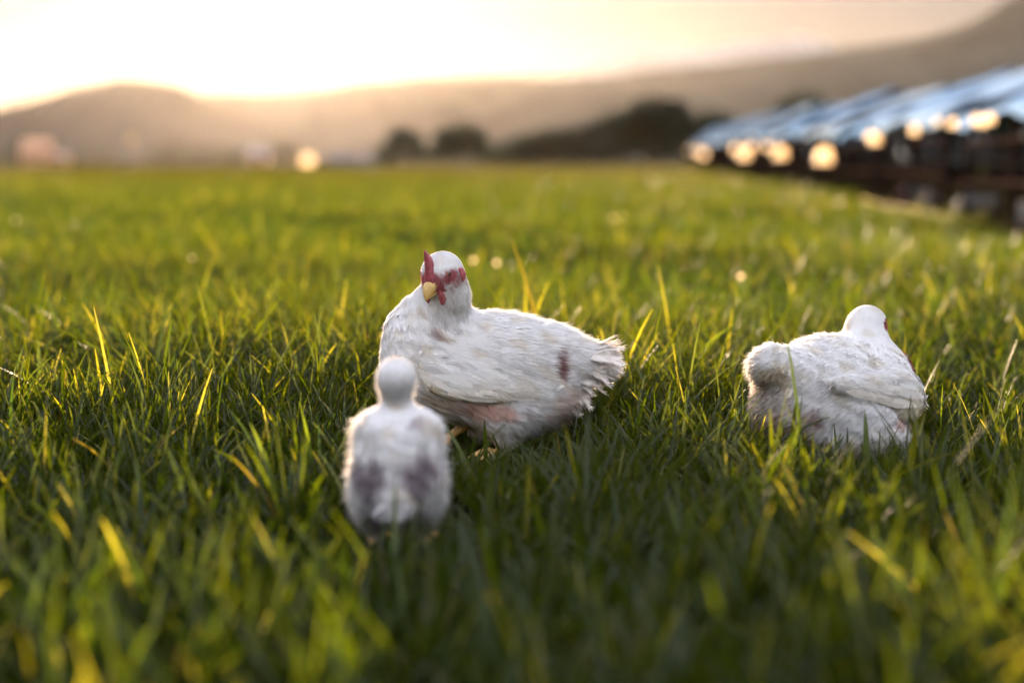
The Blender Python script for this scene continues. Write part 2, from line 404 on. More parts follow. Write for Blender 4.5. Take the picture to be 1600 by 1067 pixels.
def head_bits(root, fld, C, fwd, up, scale=1.0, eye_sides=(1, -1), comb_h=1.0, wattle=True, lobe=True):
    """comb, beak, wattles, eyes and ear lobes placed in the head's own frame"""
    f = nrm(fwd); u = nrm(np.array(up) - f * np.dot(up, f)); s = np.cross(u, f); C = np.array(C)
    W = lambda a, b, c: C + scale * (a * f + b * u + c * s)
    def skin(a, b, sg):
        ts = np.linspace(.004, .06, 120); P = np.array([W(a, b, 0) + s * sg * t for t in ts], np.float32)
        d = fld(P); return P[np.argmax(d > 0)].astype(float) if (d > 0).any() else P[60].astype(float)
    # comb: fleshy serrated blade over the skull, thick at the base and running down to the beak
    prof = [(.041, .001, .003), (.0395, .007, .004), (.037, .013, .005), (.034, .018, .010), (.031, .022, .011), (.028, .025, .021),
            (.0245, .028, .029), (.021, .030, .027), (.018, .031, .015), (.013, .032, .005)]
    V = []; F = []; lev = 5
    for i, (a, b, hh) in enumerate(prof):
        for j in range(lev):
            t = j / (lev - 1); th = (.0085 if i < 5 else .0065) * (1 - t) ** .8 + .0012
            if i in (0, len(prof) - 1): th *= .4
            bb = b - .008 + (hh * comb_h + .008) * t
            V += [W(a - .003 * t, bb, -th), W(a - .003 * t, bb, th)]
    k = lev * 2
    for i in range(len(prof) - 1):
        for j in range(lev - 1):
            p = i * k + j * 2
            F += [(p, p + 2, p + k + 2, p + k), (p + 1, p + k + 1, p + k + 3, p + 3)]
        p = i * k + (lev - 1) * 2; F += [(p, p + 1, p + k + 1, p + k)]
    for i in (0, len(prof) - 1):
        for j in range(lev - 1):
            p = i * k + j * 2; q = (p, p + 1, p + 3, p + 2); F.append(q if i == 0 else q[::-1])
    o = mesh_obj('comb', V, F, M['comb'], root)
    o.modifiers.new('s', 'SUBSURF').render_levels = 2
    # beak: curved upper mandible over a shorter lower one
    def horn(secs, n=10):
        V = []; F = []
        for a, b, rx, rz in secs:
            for q in range(n):
                an = 2 * pi * q / n; V.append(W(a, b + rz * math.sin(an), rx * math.cos(an)))
        for i in range(len(secs) - 1):
            for q in range(n): F.append((i*n+q, i*n+(q+1) % n, (i+1)*n+(q+1) % n, (i+1)*n+q))
        F += [tuple(range(n - 1, -1, -1)), tuple((len(secs)-1)*n+q for q in range(n))]
        return V, F
    V, F = horn([(.026, .001, .0125, .0095), (.034, .0005, .0125, .010), (.043, -.0015, .0105, .0088), (.048, -.0045, .0080, .0068),
                 (.053, -.008, .0048, .0045), (.057, -.0125, .001, .0014)])
    bk = mesh_obj('beak', V, F, M['beak'], root)
    V, F = horn([(.024, -.010, .010, .004), (.036, -.011, .0092, .004), (.043, -.0125, .0062, .003), (.049, -.0135, .0022, .0014)])
    mesh_obj('lower_mandible', V, F, M['beak'], bk)
    MBn = MB()
    for sg in (1, -1): MBn.lathe([(.0006, .0002), (.0011, 0), (.0006, -.0002)], W(.036, .0062, sg * .006), 8)
    MBn.build('nostrils', M['eye'], bk, smooth=True)
    def blob(nm, c, r, ax, mat, hh=.0018, extra=()):
        f0 = field([('e', c, r, .004, ax)] + list(extra)); wob = .0 if mat is M['iris'] else .0009 * scale
        ff = lambda P: f0(P) + wob * (np.sin(P @ np.array([350, 450, 250.])) + .5 * np.sin(P @ np.array([-500, 200, 600.])))
        V, Q, N = surf_net(ff, np.min([c - .028, ], 0), c + .028, hh * scale)
        return mesh_obj(nm, V, Q, mat, root)
    for sg in (1, -1):
        if wattle:
            c = W(.027, -.013, sg * .0125) + np.array([0, 0, -.008 * scale])
            ax = np.stack([s, nrm(np.cross(s, [0, 0, 1])), np.array([0, 0, 1.])])
            blob('wattle', c, np.array([.0038, .0100, .0150]) * scale, ax, M['comb'])
        if lobe: blob('earlobe', skin(-.006, -.004, sg), np.array([.0038, .0075, .0125]) * scale, np.stack([s, f, u]), M['comb'])
    for sg in eye_sides:
        c = skin(.0150, .0105, sg) - s * sg * .0018
        ax = np.stack([nrm(s * sg), f, u])
        e = blob('eye', c, np.array([.0030, .0044, .0036]) * scale, ax, M['iris'], .0011)
        V, Q, N = surf_net(field([('e', c + s * sg * .0009 * scale, np.array([.0026, .0035, .0031]) * scale, .001, ax)]), c - .007, c + .007, .0007)
        mesh_obj('pupil', V, Q, M['eye'], e)

def leg(root, hip, hock, foot, toes_dir, label=None):
    m = MB(); m.tube([hip, hock, np.array(hock) * .5 + np.array(foot) * .5, foot], [.013, .0085, .0068, .0075], 10)
    o = m.build('leg', M['shank'], root, smooth=True)
    t = MB(); td = nrm(toes_dir); sd = np.cross([0, 0, 1], td)
    for a, ln in ((-.55, .042), (0, .052), (.55, .042), (pi, .022)):
        d = td * math.cos(a) + sd * math.sin(a); p = np.array(foot)
        t.tube([p, p + d * ln * .35 + np.array([0, 0, .006]), p + d * ln * .75 + np.array([0, 0, .002]), p + d * ln + np.array([0, 0, -.003])], [.0062, .0056, .0045, .0016], 8)
    t.build('foot', M['shank'], o, smooth=True); return o

PINK = (.62, .36, .28); DIRT = (.40, .29, .20); STAIN = (.20, .06, .05); CREAM = (.70, .60, .42)

# ---- hen in the middle, side on, head turned to the lens
def hen_main():
    Y = 2.44; base = at(760, 705, Y); loc = (base[0], Y, 0)
    Hc = np.array([-.072, -.062, .317]); HF = nrm([-.47, -.70, -.50]); HU = nrm([-.30, -.46, .83]); HU = nrm(HU - HF * (HU @ HF))
    prims = [('e', (-.02, 0, .148), (.150, .088, .094), .03, eul(0, 4, 0)),
             ('e', (-.112, 0, .170), (.066, .074, .088), .04),
             ('e', (.055, 0, .160), (.105, .074, .072), .04, eul(0, 14, 0)),
             ('e', (.078, 0, .104), (.080, .072, .058), .03),
             ('e', (.028, -.02, .084), (.054, .060, .046), .03),
             ('c', (-.098, .006, .215), (-.068, -.042, .285), .062, .040, .04),
             ('e', Hc, (.0375, .0345, .036), .016, np.stack([HF, np.cross(HU, HF), HU])),
             ('c', Hc + HF * .010, Hc + HF * .028 - HU * .002, .025, .013, .012),
             ('c', (.12, 0, .172), (.190, 0, .156), .047, .031, .03),
             ('c', (.028, -.048, .07), (.026, -.050, .034), .030, .015, .02),
             ('c', (-.005, .040, .06), (-.018, .040, .035), .026, .016, .02)]
    def colf(P):
        c = blobs(P, [((.00, -.07, .085), (.055, .05, .016), PINK, .8), ((-.06, -.07, .10), (.06, .05, .012), PINK, .35),
                      ((.05, 0, .02), (.10, .12, .028), DIRT, .75), ((-.06, 0, .05), (.09, .12, .022), (.50, .42, .30), .5),
                      ((.135, -.04, .085), (.035, .08, .035), (.64, .46, .36), .6), ((.14, 0, .05), (.06, .1, .03), DIRT, .55),
                      ((-.11, -.06, .075), (.06, .05, .05), (.66, .58, .45), .5),
                      ((.122, -.05, .165), (.010, .05, .026), STAIN, .9), ((-.085, -.065, .218), (.013, .02, .012), (.45, .30, .28), .6)])
        q = P - Hc; a = q @ HF; b = q @ HU; s = q @ np.cross(HU, HF)
        nz = (np.sin(P @ [1500, 900, -1100]) + np.sin(P @ [-800, 1700, 1300])) * .12
        near = np.linalg.norm(q, axis=1) < .052
        k = np.clip(1.6 - 1.4 * np.sqrt(((a - .016) / .019) ** 2 + ((b - .006) / .014) ** 2) + nz, 0, 1) * (np.abs(s) > .008)
        k = np.maximum(k, np.clip((a - .026) / .006, 0, 1) * (b > -.016) * (np.abs(s) < .022)); k = np.maximum(k, .55 * np.clip(1.5 - np.sqrt(((a - .004) / .018) ** 2 + ((b + .004) / .010) ** 2) + nz * 2.5, 0, 1))
        k = (k * near)[:, None]
        k = np.clip(k * 1.35, 0, 1)
        return c * (1 - k) + np.array([.36, .11, .12]) * k
    def flow(P):
        f = np.zeros_like(P); f[:, 0] = 1; f[:, 2] = -.25
        up = np.clip((P[:, 2] - .2) / .05, 0, 1) * np.clip((.0 - P[:, 0]) / .04, 0, 1)
        f[:, 2] -= up * 2.0; f[:, 0] -= up * .6
        low = np.clip((.08 - P[:, 2]) / .04, 0, 1); f[:, 2] -= low * .8
        return f
    def face(P):
        return np.clip((np.linalg.norm(P - Hc, axis=1) - .035) / .07, 0, 1)
    def bare(P):
        q = P - Hc; a = q @ HF; b = q @ HU
        return (((((a - .016) / .017) ** 2 + ((b - .006) / .012) ** 2 < 1) | (a > .024)) & (np.linalg.norm(q, axis=1) < .05)).astype(float) * .95
    root, body, f, (V, Q, N), rng = bird('white_hen', loc, prims, flow, colf, ((-.22, -.13, -.005), (.25, .13, .375)), 11, face, bare,
                                         n_f=9000, n_h=42000, L=.0125, headc=Hc)
    tag(root, 'large white hen standing side-on in the middle of the grass, head turned to the lens', 'chicken')
    head_bits(root, f, Hc, HF, HU, 1.08)
    # wing folded along the near flank
    for sg, nm in ((-1, 'wing'), (1, 'wing')):
        acc = Acc(); pr = [('e', (-.045, sg * .070, .162), (.078, .020, .050), .02, eul(sg * 16, 10, 0)),
                           ('e', (.04, sg * .064, .154), (.085, .014, .046), .03, eul(sg * 16, 13, 0)),
                           ('e', (-.02, sg * .085, .128), (.078, .014, .022), .02, eul(0, 4, 0))]
        wf = field(pr); V2, Q2, N2 = surf_net(wf, (-.14, -.115 if sg < 0 else .03, .06), (.16, -.03 if sg < 0 else .115, .23), .004)
        wc = lambda P: blobs(P, [((-.03, sg * .09, .115), (.10, .05, .022), CREAM, .55), ((-.11, sg * .08, .14), (.03, .05, .03), CREAM, .4),
                                 ((.122, sg * .05, .165), (.010, .06, .026), STAIN, .9), ((-.072, sg * .09, .178), (.007, .02, .005), (.4, .36, .34), .6)])
        acc.add(V2, Q2, wc(V2), N2)
        fl = lambda P: np.tile([1., 0, -.22], (len(P), 1))
        P, Nn = sample_surface(V2, Q2, N2, 2600, rng); plumage(acc, P, Nn, fl, .018, .009, .02, wc, rng, sink=.0008, jitter=.1)
        P, Nn = sample_surface(V2, Q2, N2, 13000, rng); fluff(acc, P + Nn * .001, Nn, fl, .011, .0008, wc, rng, out=.08, jit=.12)
        both = lambda P: np.minimum(wf(P), f(P))
        wing_rows(acc, both, np.zeros(3), np.array([1., 0, 0]), np.array([0, sg * 1., 0]),
                  [(13, (-.065, .120), (.050, .128), (.078, -.016), .013, (.80, .76, .68)), (13, (-.080, .134), (.045, .148), (.070, -.020), .013, (.84, .82, .77)),
                   (13, (-.095, .148), (.020, .162), (.048, -.018), .013, (.86, .85, .82)), (12, (-.105, .163), (.0, .176), (.036, -.012), .012, (.88, .87, .86))], rng)
        acc.build(nm, M['feather'], root)
    # tail: ragged fan
    acc = Acc(); nq = 75
    for lay in range(5):
        t = rng.uniform(-1, 1, nq)
        b = np.stack([np.full(nq, .158) - lay * .010, t * .026, .184 - np.abs(t) * .010 - lay * .016], 1)
        d = np.stack([np.ones(nq), t * .28, .16 - .25 * np.abs(t) - .17 * lay + rng.normal(0, .055, nq)], 1)
        long_feathers(acc, b, d, np.stack([np.zeros(nq), t * .8, np.ones(nq)], 1), rng.uniform(.050, .094, nq) - lay * .006, rng.uniform(.007, .013, nq),
                      (.82, .76, .70), rng, bend=np.stack([-.15 * np.ones(nq), rng.normal(0, .12, nq), rng.normal(-.05, .10, nq)], 1), barbs=90, ragged=1.0)
    acc.build('tail', M['feather'], root)
    z = -.0
    leg(root, (.026, -.045, .05), (.030, -.045, .032), (.020, -.048, .006 + z), (-1, -.3, 0))
    leg(root, (-.020, .030, .07), (-.034, .022, .046), (-.082, -.010, .016 + z), (-1, -.2, 0))
hen_main()

# ---- right hen, seen from behind, facing away to the right
def hen_right():
    Y = 2.40; base = at(1303, 712, Y); loc = (base[0], Y, 0)
    Hc = np.array([.072, .085, .217]); HF = nrm([.88, .42, -.15]); HU = nrm([0, 0, 1])
    z = np.array
    prims = [('e', (-.005, 0, .100), (.125, .100, .088), .03, eul(0, -3, 30)),
             ('e', (.075, .045, .110), (.075, .080, .080), .04),
             ('e', (-.008, .012, .156), (.085, .072, .052), .03, eul(0, 0, 30)),
             ('e', (.020, -.050, .080), (.062, .052, .068), .03),
             ('e', (-.085, -.045, .095), (.055, .055, .080), .03),
             ('c', (.060, .058, .150), (.069, .082, .214), .058, .031, .03),
             ('e', Hc, (.032, .027, .032), .02, eul(0, 0, 30)),
             ('c', (-.060, -.036, .135), (-.122, -.077, .170), .060, .034, .02),
             ('e', (.01, 0, .045), (.12, .10, .045), .03)]
    def colf(P):
        c = blobs(P, [((-.11, -.09, .045), (.065, .09, .050), DIRT, 1), ((0, -.08, .022), (.12, .08, .026), DIRT, .6),
                      ((.105, -.01, .072), (.040, .07, .022), (.60, .36, .30), .75), ((-.055, -.10, .085), (.016, .05, .02), (.45, .28, .25), .6),
                      ((-.118, -.10, .158), (.026, .05, .020), CREAM, .9), ((.115, 0, .115), (.03, .06, .025), CREAM, .6),  # first cream spot paints the light coming through the tail
                      ((.05, -.03, .172), (.012, .05, .007), (.5, .46, .38), .6), ((-.12, -.05, .10), (.05, .08, .05), (.70, .56, .46), .5),
                      ((.065, .055, .195), (.0045, .03, .0045), (.06, .05, .05), 1)])
        q = P - Hc; a = q @ HF; b = q @ HU
        red = (((a - .020) / .012) ** 2 + ((b - .004) / .011) ** 2 < 1) | (a > .031)
        c[red] = (.30, .09, .09); return c
    def flow(P):
        f = np.zeros_like(P); f[:] = (-.80, -.45, -.35)
        up = np.clip((P[:, 2] - .17) / .04, 0, 1) * np.clip((P[:, 0] - .02) / .03, 0, 1); f[:, 2] -= up * 2
        return f
    face = lambda P: np.clip((np.linalg.norm(P - Hc, axis=1) - .032) / .06, 0, 1)
    bare = lambda P: ((((((P - Hc) @ HF) - .018) / .017) ** 2 + (((P - Hc) @ HU) / .016) ** 2 < 1)).astype(float) * .95
    root, body, f, (V, Q, N), rng = bird('white_hen', loc, prims, flow, colf, ((-.19, -.17, -.005), (.19, .17, .28)), 23, face, bare,
                                         n_f=8000, n_h=42000, L=.0125, lf=.8, jit=.15, headc=Hc)
    tag(root, 'white hen crouching in the grass at the right, seen from behind with dirty rump', 'chicken')
    head_bits(root, f, Hc, HF, HU, .78, comb_h=.45, wattle=False, lobe=False)
    H = nrm([.85, .50, 0]); Rt = nrm(np.array([.50, -.85, 0]))         # heading, right-hand side
    acc = Acc(); A = np.stack([H, -Rt, [0, 0, 1]])
    c0 = H * .035 + Rt * .088
    c0 = c0 + Rt * .002 - H * .012
    pr = [('e', tuple(c0 + [0, 0, .124]), (.072, .022, .034), .02, eul(0, -8, 30)),
          ('e', tuple(c0 + H * .050 + [0, 0, .102]), (.038, .022, .038), .02, eul(0, 0, 30)),
          ('e', tuple(c0 - H * .06 + [0, 0, .138]), (.055, .014, .018), .02, eul(0, 8, 30))]
    V2, Q2, N2 = surf_net(field(pr), (-.12, -.18, .04), (.18, .06, .20), .004)
    wc = lambda P: blobs(P, [((.115, -.04, .09), (.030, .05, .025), CREAM, .8), ((.05, -.07, .100), (.05, .05, .012), CREAM, .7)])
    acc.add(V2, Q2, wc(V2), N2); fl = lambda P: np.tile([-.85, -.3, .18], (len(P), 1))
    P, Nn = sample_surface(V2, Q2, N2, 2200, rng); plumage(acc, P, Nn, fl, .017, .009, .015, wc, rng, sink=.0006, jitter=.1)
    P, Nn = sample_surface(V2, Q2, N2, 12000, rng); fluff(acc, P + Nn * .001, Nn, fl, .011, .0008, wc, rng, out=.08, jit=.14)
    wfr = field(pr); both = lambda P: np.minimum(wfr(P), f(P))
    wing_rows(acc, both, np.zeros(3), H, Rt,
              [(11, (.075, .098), (-.005, .118), (-.070, .016), .013, (.80, .75, .66)), (11, (.090, .112), (.010, .130), (-.058, .014), .013, (.84, .81, .75)),
               (10, (.095, .126), (.020, .142), (-.042, .012), .012, (.87, .86, .83))], rng)
    acc.build('wing', M['feather'], root)
    acc = Acc(); c0 = H * .035 - Rt * .088
    pr = [('e', tuple(c0 + [0, 0, .118]), (.080, .020, .038), .02, eul(0, -8, 30))]
    V2, Q2, N2 = surf_net(field(pr), (-.12, -.06, .04), (.18, .18, .20), .005); acc.add(V2, Q2, wc(V2), N2)
    P, Nn = sample_surface(V2, Q2, N2, 1500, rng); plumage(acc, P, Nn, fl, .013, .007, .015, wc, rng, sink=.0006)
    acc.build('wing', M['feather'], root)
    acc = Acc(); nq = 60
    for lay in range(5):
        t = rng.uniform(-1, 1, nq)[:, None]
        b = -H * (.105 - .010 * lay) + Rt * (t * .022) + np.array([0, 0, .186 - .018 * lay]) - np.abs(t) * np.array([0, 0, .012])
        d = -H + Rt * t * .35 + np.array([0, 0, .40 - .38 * lay]) + rng.normal(0, .10, (nq, 3)) - np.abs(t) * np.array([0, 0, .35])
        long_feathers(acc, b, d, Rt * t * .8 + np.array([0, 0, 1.]), rng.uniform(.040, .072, nq), rng.uniform(.007, .013, nq), (.80, .72, .62), rng,
                      bend=np.tile([.12, 0, -.25], (nq, 1)), barbs=60)
    acc.build('tail', M['feather'], root)
    leg(root, H * .02 + Rt * .05 + [0, 0, .04], H * .02 + Rt * .055 + [0, 0, .02], H * .05 + Rt * .055 + [0, 0, .006], H)
    leg(root, H * .02 - Rt * .05 + [0, 0, .04], H * .02 - Rt * .055 + [0, 0, .02], H * .05 - Rt * .055 + [0, 0, .006], H)
hen_right()

# ---- young bird in front, seen from behind
def pullet():
    Y = 1.80; base = at(622, 800, Y); loc = (base[0], Y, 0)
    Hc = np.array([-.004, .040, .224]); HF = nrm([-.25, .95, .05]); HU = nrm([0, 0, 1])
    prims = [('e', (0, .010, .112), (.050, .085, .060), .03, eul(18, 0, 0)),
             ('e', (-.024, .030, .156), (.031, .050, .028), .016), ('e', (.022, .030, .152), (.031, .050, .032), .016),
             ('e', (.033, -.005, .092), (.024, .055, .044), .02), ('e', (-.031, -.005, .092), (.024, .055, .044), .02),
             ('c', (-.002, .045, .150), (-.004, .042, .205), .024, .0175, .012),
             ('e', Hc, (.0245, .027, .0240), .010),
             ('c', Hc + HF * .012, Hc + HF * .022, .016, .009, .01),
             ('c', (.002, -.050, .092), (.004, -.084, .086), .028, .018, .014),
             ('c', (.030, .01, .07), (.032, .012, .035), .020, .010, .02), ('c', (-.030, .01, .07), (-.032, .012, .035), .020, .010, .02)]
    PUR = (.34, .27, .30)
    def colf(P):
        return blobs(P, [((.030, -.05, .114), (.026, .08, .026), PUR, .9), ((-.030, -.05, .110), (.024, .08, .024), PUR, .85),
                         ((0, -.06, .058), (.034, .08, .018), (.30, .22, .22), .9), ((.026, .0, .172), (.010, .05, .006), PUR, .5),
                         ((0, -.09, .086), (.016, .05, .012), WHITE, .95), ((.048, 0, .080), (.014, .07, .030), WHITE, .95), ((-.047, 0, .078), (.014, .07, .030), WHITE, .95)])
    def flow(P):
        f = np.zeros_like(P); f[:, 1] = -1; f[:, 2] = -.5; f[:, 2] -= np.clip((P[:, 2] - .16) / .03, 0, 1) * 2; return f
    face = lambda P: np.clip((np.linalg.norm(P - Hc, axis=1) - .024) / .06, 0, 1)
    root, body, f, (V, Q, N), rng = bird('young_hen', loc, prims, flow, colf, ((-.09, -.13, .01), (.09, .13, .29)), 31, face, None,
                                         n_f=3000, n_h=22000, L=.009, headc=Hc, down=.016)
    tag(root, 'small white young hen in front, seen from behind, out of focus', 'chicken')
    head_bits(root, f, Hc, HF, HU, .66, comb_h=.3, wattle=False, lobe=False)
    for sg in (1, -1):
        acc = Acc()
        pr = [('e', (sg * .042, .020, .138), (.014, .060, .030), .02, eul(16, 0, 0))]
        V2, Q2, N2 = surf_net(field(pr), (-.10, -.08, .07), (.10, .11, .19), .004); wc = lambda P: blobs(P, [((sg * .055, -.03, .10), (.02, .03, .015), PUR, .6)])
        acc.add(V2, Q2, wc(V2), N2); fl = lambda P: np.tile([0., -1, -.35], (len(P), 1))
        P, Nn = sample_surface(V2, Q2, N2, 900, rng); plumage(acc, P, Nn, fl, .012, .006, .015, wc, rng, sink=.0006)
        P, Nn = sample_surface(V2, Q2, N2, 4000, rng); fluff(acc, P, Nn, fl, .008, .0004, wc, rng)
        nq = 8; t = np.linspace(0, 1, nq)
        b = np.stack([sg * (.052 - .008 * t), .01 - .01 * t, .105 + .03 * t], 1); d = np.stack([-sg * (.1 + .2 * t), -np.ones(nq), -.35 - .1 * t], 1)
        long_feathers(acc, b, d, np.tile([sg * 1., 0, .3], (nq, 1)), .055, .010, (.76, .74, .74), rng, barbs=30, ragged=.5)
        acc.build('wing', M['feather'], root)
    acc = Acc(); nq = 34; t = rng.uniform(-1, 1, nq)
    b = np.stack([.003 + t * .010, np.full(nq, -.087), .093 - np.abs(t) * .006], 1); d = np.stack([t * .5, -np.ones(nq), -.25 + rng.normal(0, .15, nq)], 1)
    long_feathers(acc, b, d, np.stack([t * .6, np.zeros(nq), np.ones(nq)], 1), rng.uniform(.022, .036, nq), .012, (.8, .78, .78), rng,
                  bend=np.tile([0, .1, -.2], (nq, 1)), barbs=40)
    acc.build('tail', M['feather'], root)
    for sg in (1, -1):
        leg(root, (sg * .031, .012, .06), (sg * .032, .012, .042), (sg * .034, .025, .006), (0, 1, 0))
pullet()
BIRDS = [(-.044 - .0, 2.44, .15, .085), (at(1310, 712, 2.40)[0], 2.40, .13, .10), (at(622, 800, 1.8)[0], 1.80, .055, .075)]

# ------------------------------------------------------------------ ground sheet
def ground():
    ys = np.concatenate([np.linspace(-6, 0, 13), np.linspace(.25, 12, 95), 12 * np.geomspace(1.04, 750, 90)])
    us = np.linspace(-1, 1, 121)
    hw = 3 + np.abs(ys) * 1.3
    X = us[None] * hw[:, None]; Yg = np.repeat(ys[:, None], 121, 1)
    V = np.stack([X, Yg, ground_z(X, Yg)], -1).reshape(-1, 3)
    i = np.arange(len(ys) - 1)[:, None] * 121 + np.arange(120)[None]
    F = np.stack([i, i + 1, i + 122, i + 121], -1).reshape(-1, 4)
    tag(mesh_obj('ground', V, F, M['ground']), kind='structure')
ground()
MB().box((-8000, 150, -.6), (8000, 8600, .06)).build('far_field', solid('far_stubble', (.035, .028, .018), .95, amt=.3, scale=.02, spec=0)).__setitem__('kind', 'structure')

# ------------------------------------------------------------------ grass
ROWX = lambda y: 2.5 + .1035 * y                 # field-side line of the shelters
def patch(x, y):
    return (np.sin(1.3 * x + .8 * y) + np.sin(.7 * x - 1.9 * y + 1.3) + np.sin(2.9 * x + 1.1 * y + 4) + np.sin(.31 * x + .43 * y)) / 4
def grass():
    rng = np.random.default_rng(5); acc = Acc()
    # y0, y1, density, height, width, stations
    bands = [(.75, 1.5, 10500, .068, .0043, 6), (1.5, 3.2, 15000, .058, .0037, 6), (3.2, 6, 6500, .070, .0043, 5), (6, 12, 1300, .078, .0072, 4),
             (12, 25, 300, .09, .011, 4), (25, 55, 75, .10, .024, 3), (55, 140, 14, .12, .07, 3)]
    for y0, y1, den, H, W, st in bands:
        a = .41; b = .7
        area = a * (y1 ** 2 - y0 ** 2) + 2 * b * (y1 - y0); n = int(area * den)
        y = np.sqrt(rng.uniform(y0 ** 2, y1 ** 2, n)); x = rng.uniform(-1, 1, n) * (a * y + b)
        # tufts: pull blades to tuft centres
        g = .055 if y1 < 7 else .12
        cx, cy = np.floor(x / g), np.floor(y / g)
        hx = np.modf(np.abs(np.sin(cx * 127.1 + cy * 311.7) * 43758.5))[0]; hy = np.modf(np.abs(np.sin(cx * 269.5 + cy * 183.3) * 43758.5))[0]
        k = .55; x = x * (1 - k) + (cx + hx) * g * k; y = y * (1 - k) + (cy + hy) * g * k
        x += rng.normal(0, .004, n); y += rng.normal(0, .004, n)
        ok = np.ones(n, bool)
        for bx, by, rx, ry in BIRDS: ok &= ((x - bx) / rx) ** 2 + ((y - by) / ry) ** 2 > .8
        ok &= x < ROWX(y) + .1 - .32 * ((y > 9) & (y < 17)) + rng.normal(0, .12, n)
        x, y = x[ok], y[ok]; n = len(x); hx = hx[ok]
        pt = patch(x, y)
        h = H * rng.gamma(7, 1 / 7, n) * (1 + .5 * pt) * (.7 + .6 * hx)
        near = np.full(n, 9.)
        for bx, by, rx, ry in BIRDS: near = np.minimum(near, np.sqrt(((x - bx) / rx) ** 2 + ((y - by) / ry) ** 2))
        h *= np.clip(.5 + (near - .9) * .35, .5, 1)
        h *= 1 - .62 * np.exp(-(((x + .03) / .22) ** 2 + ((y - 2.22) / .20) ** 2) ** 2) - .30 * np.exp(-(((x - .55) / .2) ** 2 + ((y - 2.2) / .16) ** 2) ** 2)
        az = rng.uniform(0, 2 * pi, n); ln = np.abs(rng.normal(0, .18, n)) + .03
        ln = np.where(rng.random(n) < .08, ln + .6, ln)
        d = nrm(np.stack([np.cos(az) * ln, np.sin(az) * ln, np.ones(n)], 1))
        fa = rng.uniform(0, 2 * pi, n); sd = nrm(np.cross(d, np.stack([np.cos(fa), np.sin(fa), np.zeros(n)], 1)))
        bn = rng.uniform(.03, .42, (n, 1)) * np.stack([np.cos(az), np.sin(az), -.55 * np.ones(n)], 1)
        base = np.stack([x, y, ground_z(x, y) - .004], 1)
        prof = {6: [.7, .95, 1, .92, .75, .22], 5: [.75, 1, .95, .75, .22], 4: [.8, 1, .7, .05], 3: [1, .85, .08]}[st]
        V, F, kk = ribbons(base, d, sd, h * 1.15, W * rng.uniform(.6, 1.5, n), prof, bn)
        r = rng.random((n, 1)); q = np.clip(.5 + .5 * pt[:, None] + rng.normal(0, .25, (n, 1)), 0, 1)
        c = (1 - q) * np.array([.013, .029, .002]) + q * np.array([.033, .043, .002])
        c = np.where(r < .012, np.array([.08, .065, .02]), c); c = np.where((r > .05) & (r < .12), np.array([.12, .12, .02]), c)
        c = c * rng.uniform(.75, 1.25, (n, 1))
        fb = np.clip((y - 14) / 60, 0, .75)[:, None]; c = c * (1 - fb) + np.array([.024, .022, .006]) * fb      # blade colour turns darker olive brown with distance
        acc.add(V, F, np.repeat(c, kk, 0))
    # dead thatch lying low between the blades
    n = 16000; y = np.sqrt(rng.uniform(9, 40, n)); x = rng.uniform(-1, 1, n) * (.41 * y + .5)
    az = rng.uniform(0, 2 * pi, n); d = nrm(np.stack([np.cos(az), np.sin(az), rng.uniform(.0, .35, n)], 1)); sd = nrm(np.cross(d, rng.normal(0, 1, (n, 3)) + [0, 0, 1.5]))
    V, F, kk = ribbons(np.stack([x, y, ground_z(x, y) + .004], 1), d, sd, rng.uniform(.03, .09, n), rng.uniform(.0015, .004, n), [.7, 1, .6, .1])
    c = np.where(rng.random((n, 1)) < .5, np.array([.08, .06, .025]), np.array([.04, .05, .01])) * rng.uniform(.6, 1.3, (n, 1))
    acc.add(V, F, np.repeat(c, kk, 0))
    # single tall blades that stand out of the sward (photo pixel, distance, height px, lean)
    B = []
    for px, py, Y, hp, lean, wd in TALL:
        p = at(px, py, Y); B.append((p[0], Y, hp * Y / FOC, lean, wd))
    B = np.array(B); m = len(B)
    m2 = 900; y = np.sqrt(rng.uniform(1.1, 60, m2)); x = rng.uniform(-1, 1, m2) * (.41 * y + .4)
    B = np.concatenate([B, np.stack([x, y, rng.uniform(.10, .17, m2), np.clip(rng.normal(0, .2, m2), -.4, .4), rng.uniform(.004, .0075, m2)], 1)])
    ok = np.ones(len(B), bool)
    for bx, by, rx, ry in BIRDS: ok[m:] &= (((B[m:, 0] - bx) / (rx + .05)) ** 2 + ((B[m:, 1] - by + .05) / (ry + .12)) ** 2 > 1)
    ok &= B[:, 0] < ROWX(B[:, 1])
    B = B[ok]; n = len(B)
    dy = rng.normal(0, .2, n); d = nrm(np.stack([B[:, 3] * .6, dy, np.ones(n)], 1)); bn = np.stack([B[:, 3] * .5, dy, -.1 - .2 * np.abs(B[:, 3])], 1)
    fa = rng.normal(pi / 2, .6, n); sd = nrm(np.cross(d, np.stack([np.cos(fa), np.sin(fa), np.zeros(n)], 1)))
    V, F, kk = ribbons(np.stack([B[:, 0], B[:, 1], ground_z(B[:, 0], B[:, 1])], 1), d, sd, B[:, 2] * 1.05, B[:, 4], [.5, .8, .95, 1, .9, .75, .5, .05], bn, .12, np.cross(sd, d))
    c = np.array([.045, .068, .006]) * rng.uniform(.7, 1.3, (n, 1)); c = np.where(rng.random((n, 1)) < .1, np.array([.07, .07, .01]), c)
    acc.add(V, F, np.repeat(c, kk, 0))
    o = acc.build('grass', M['grass'], None); tag(o, kind='stuff')
    print('grass verts', acc.n)
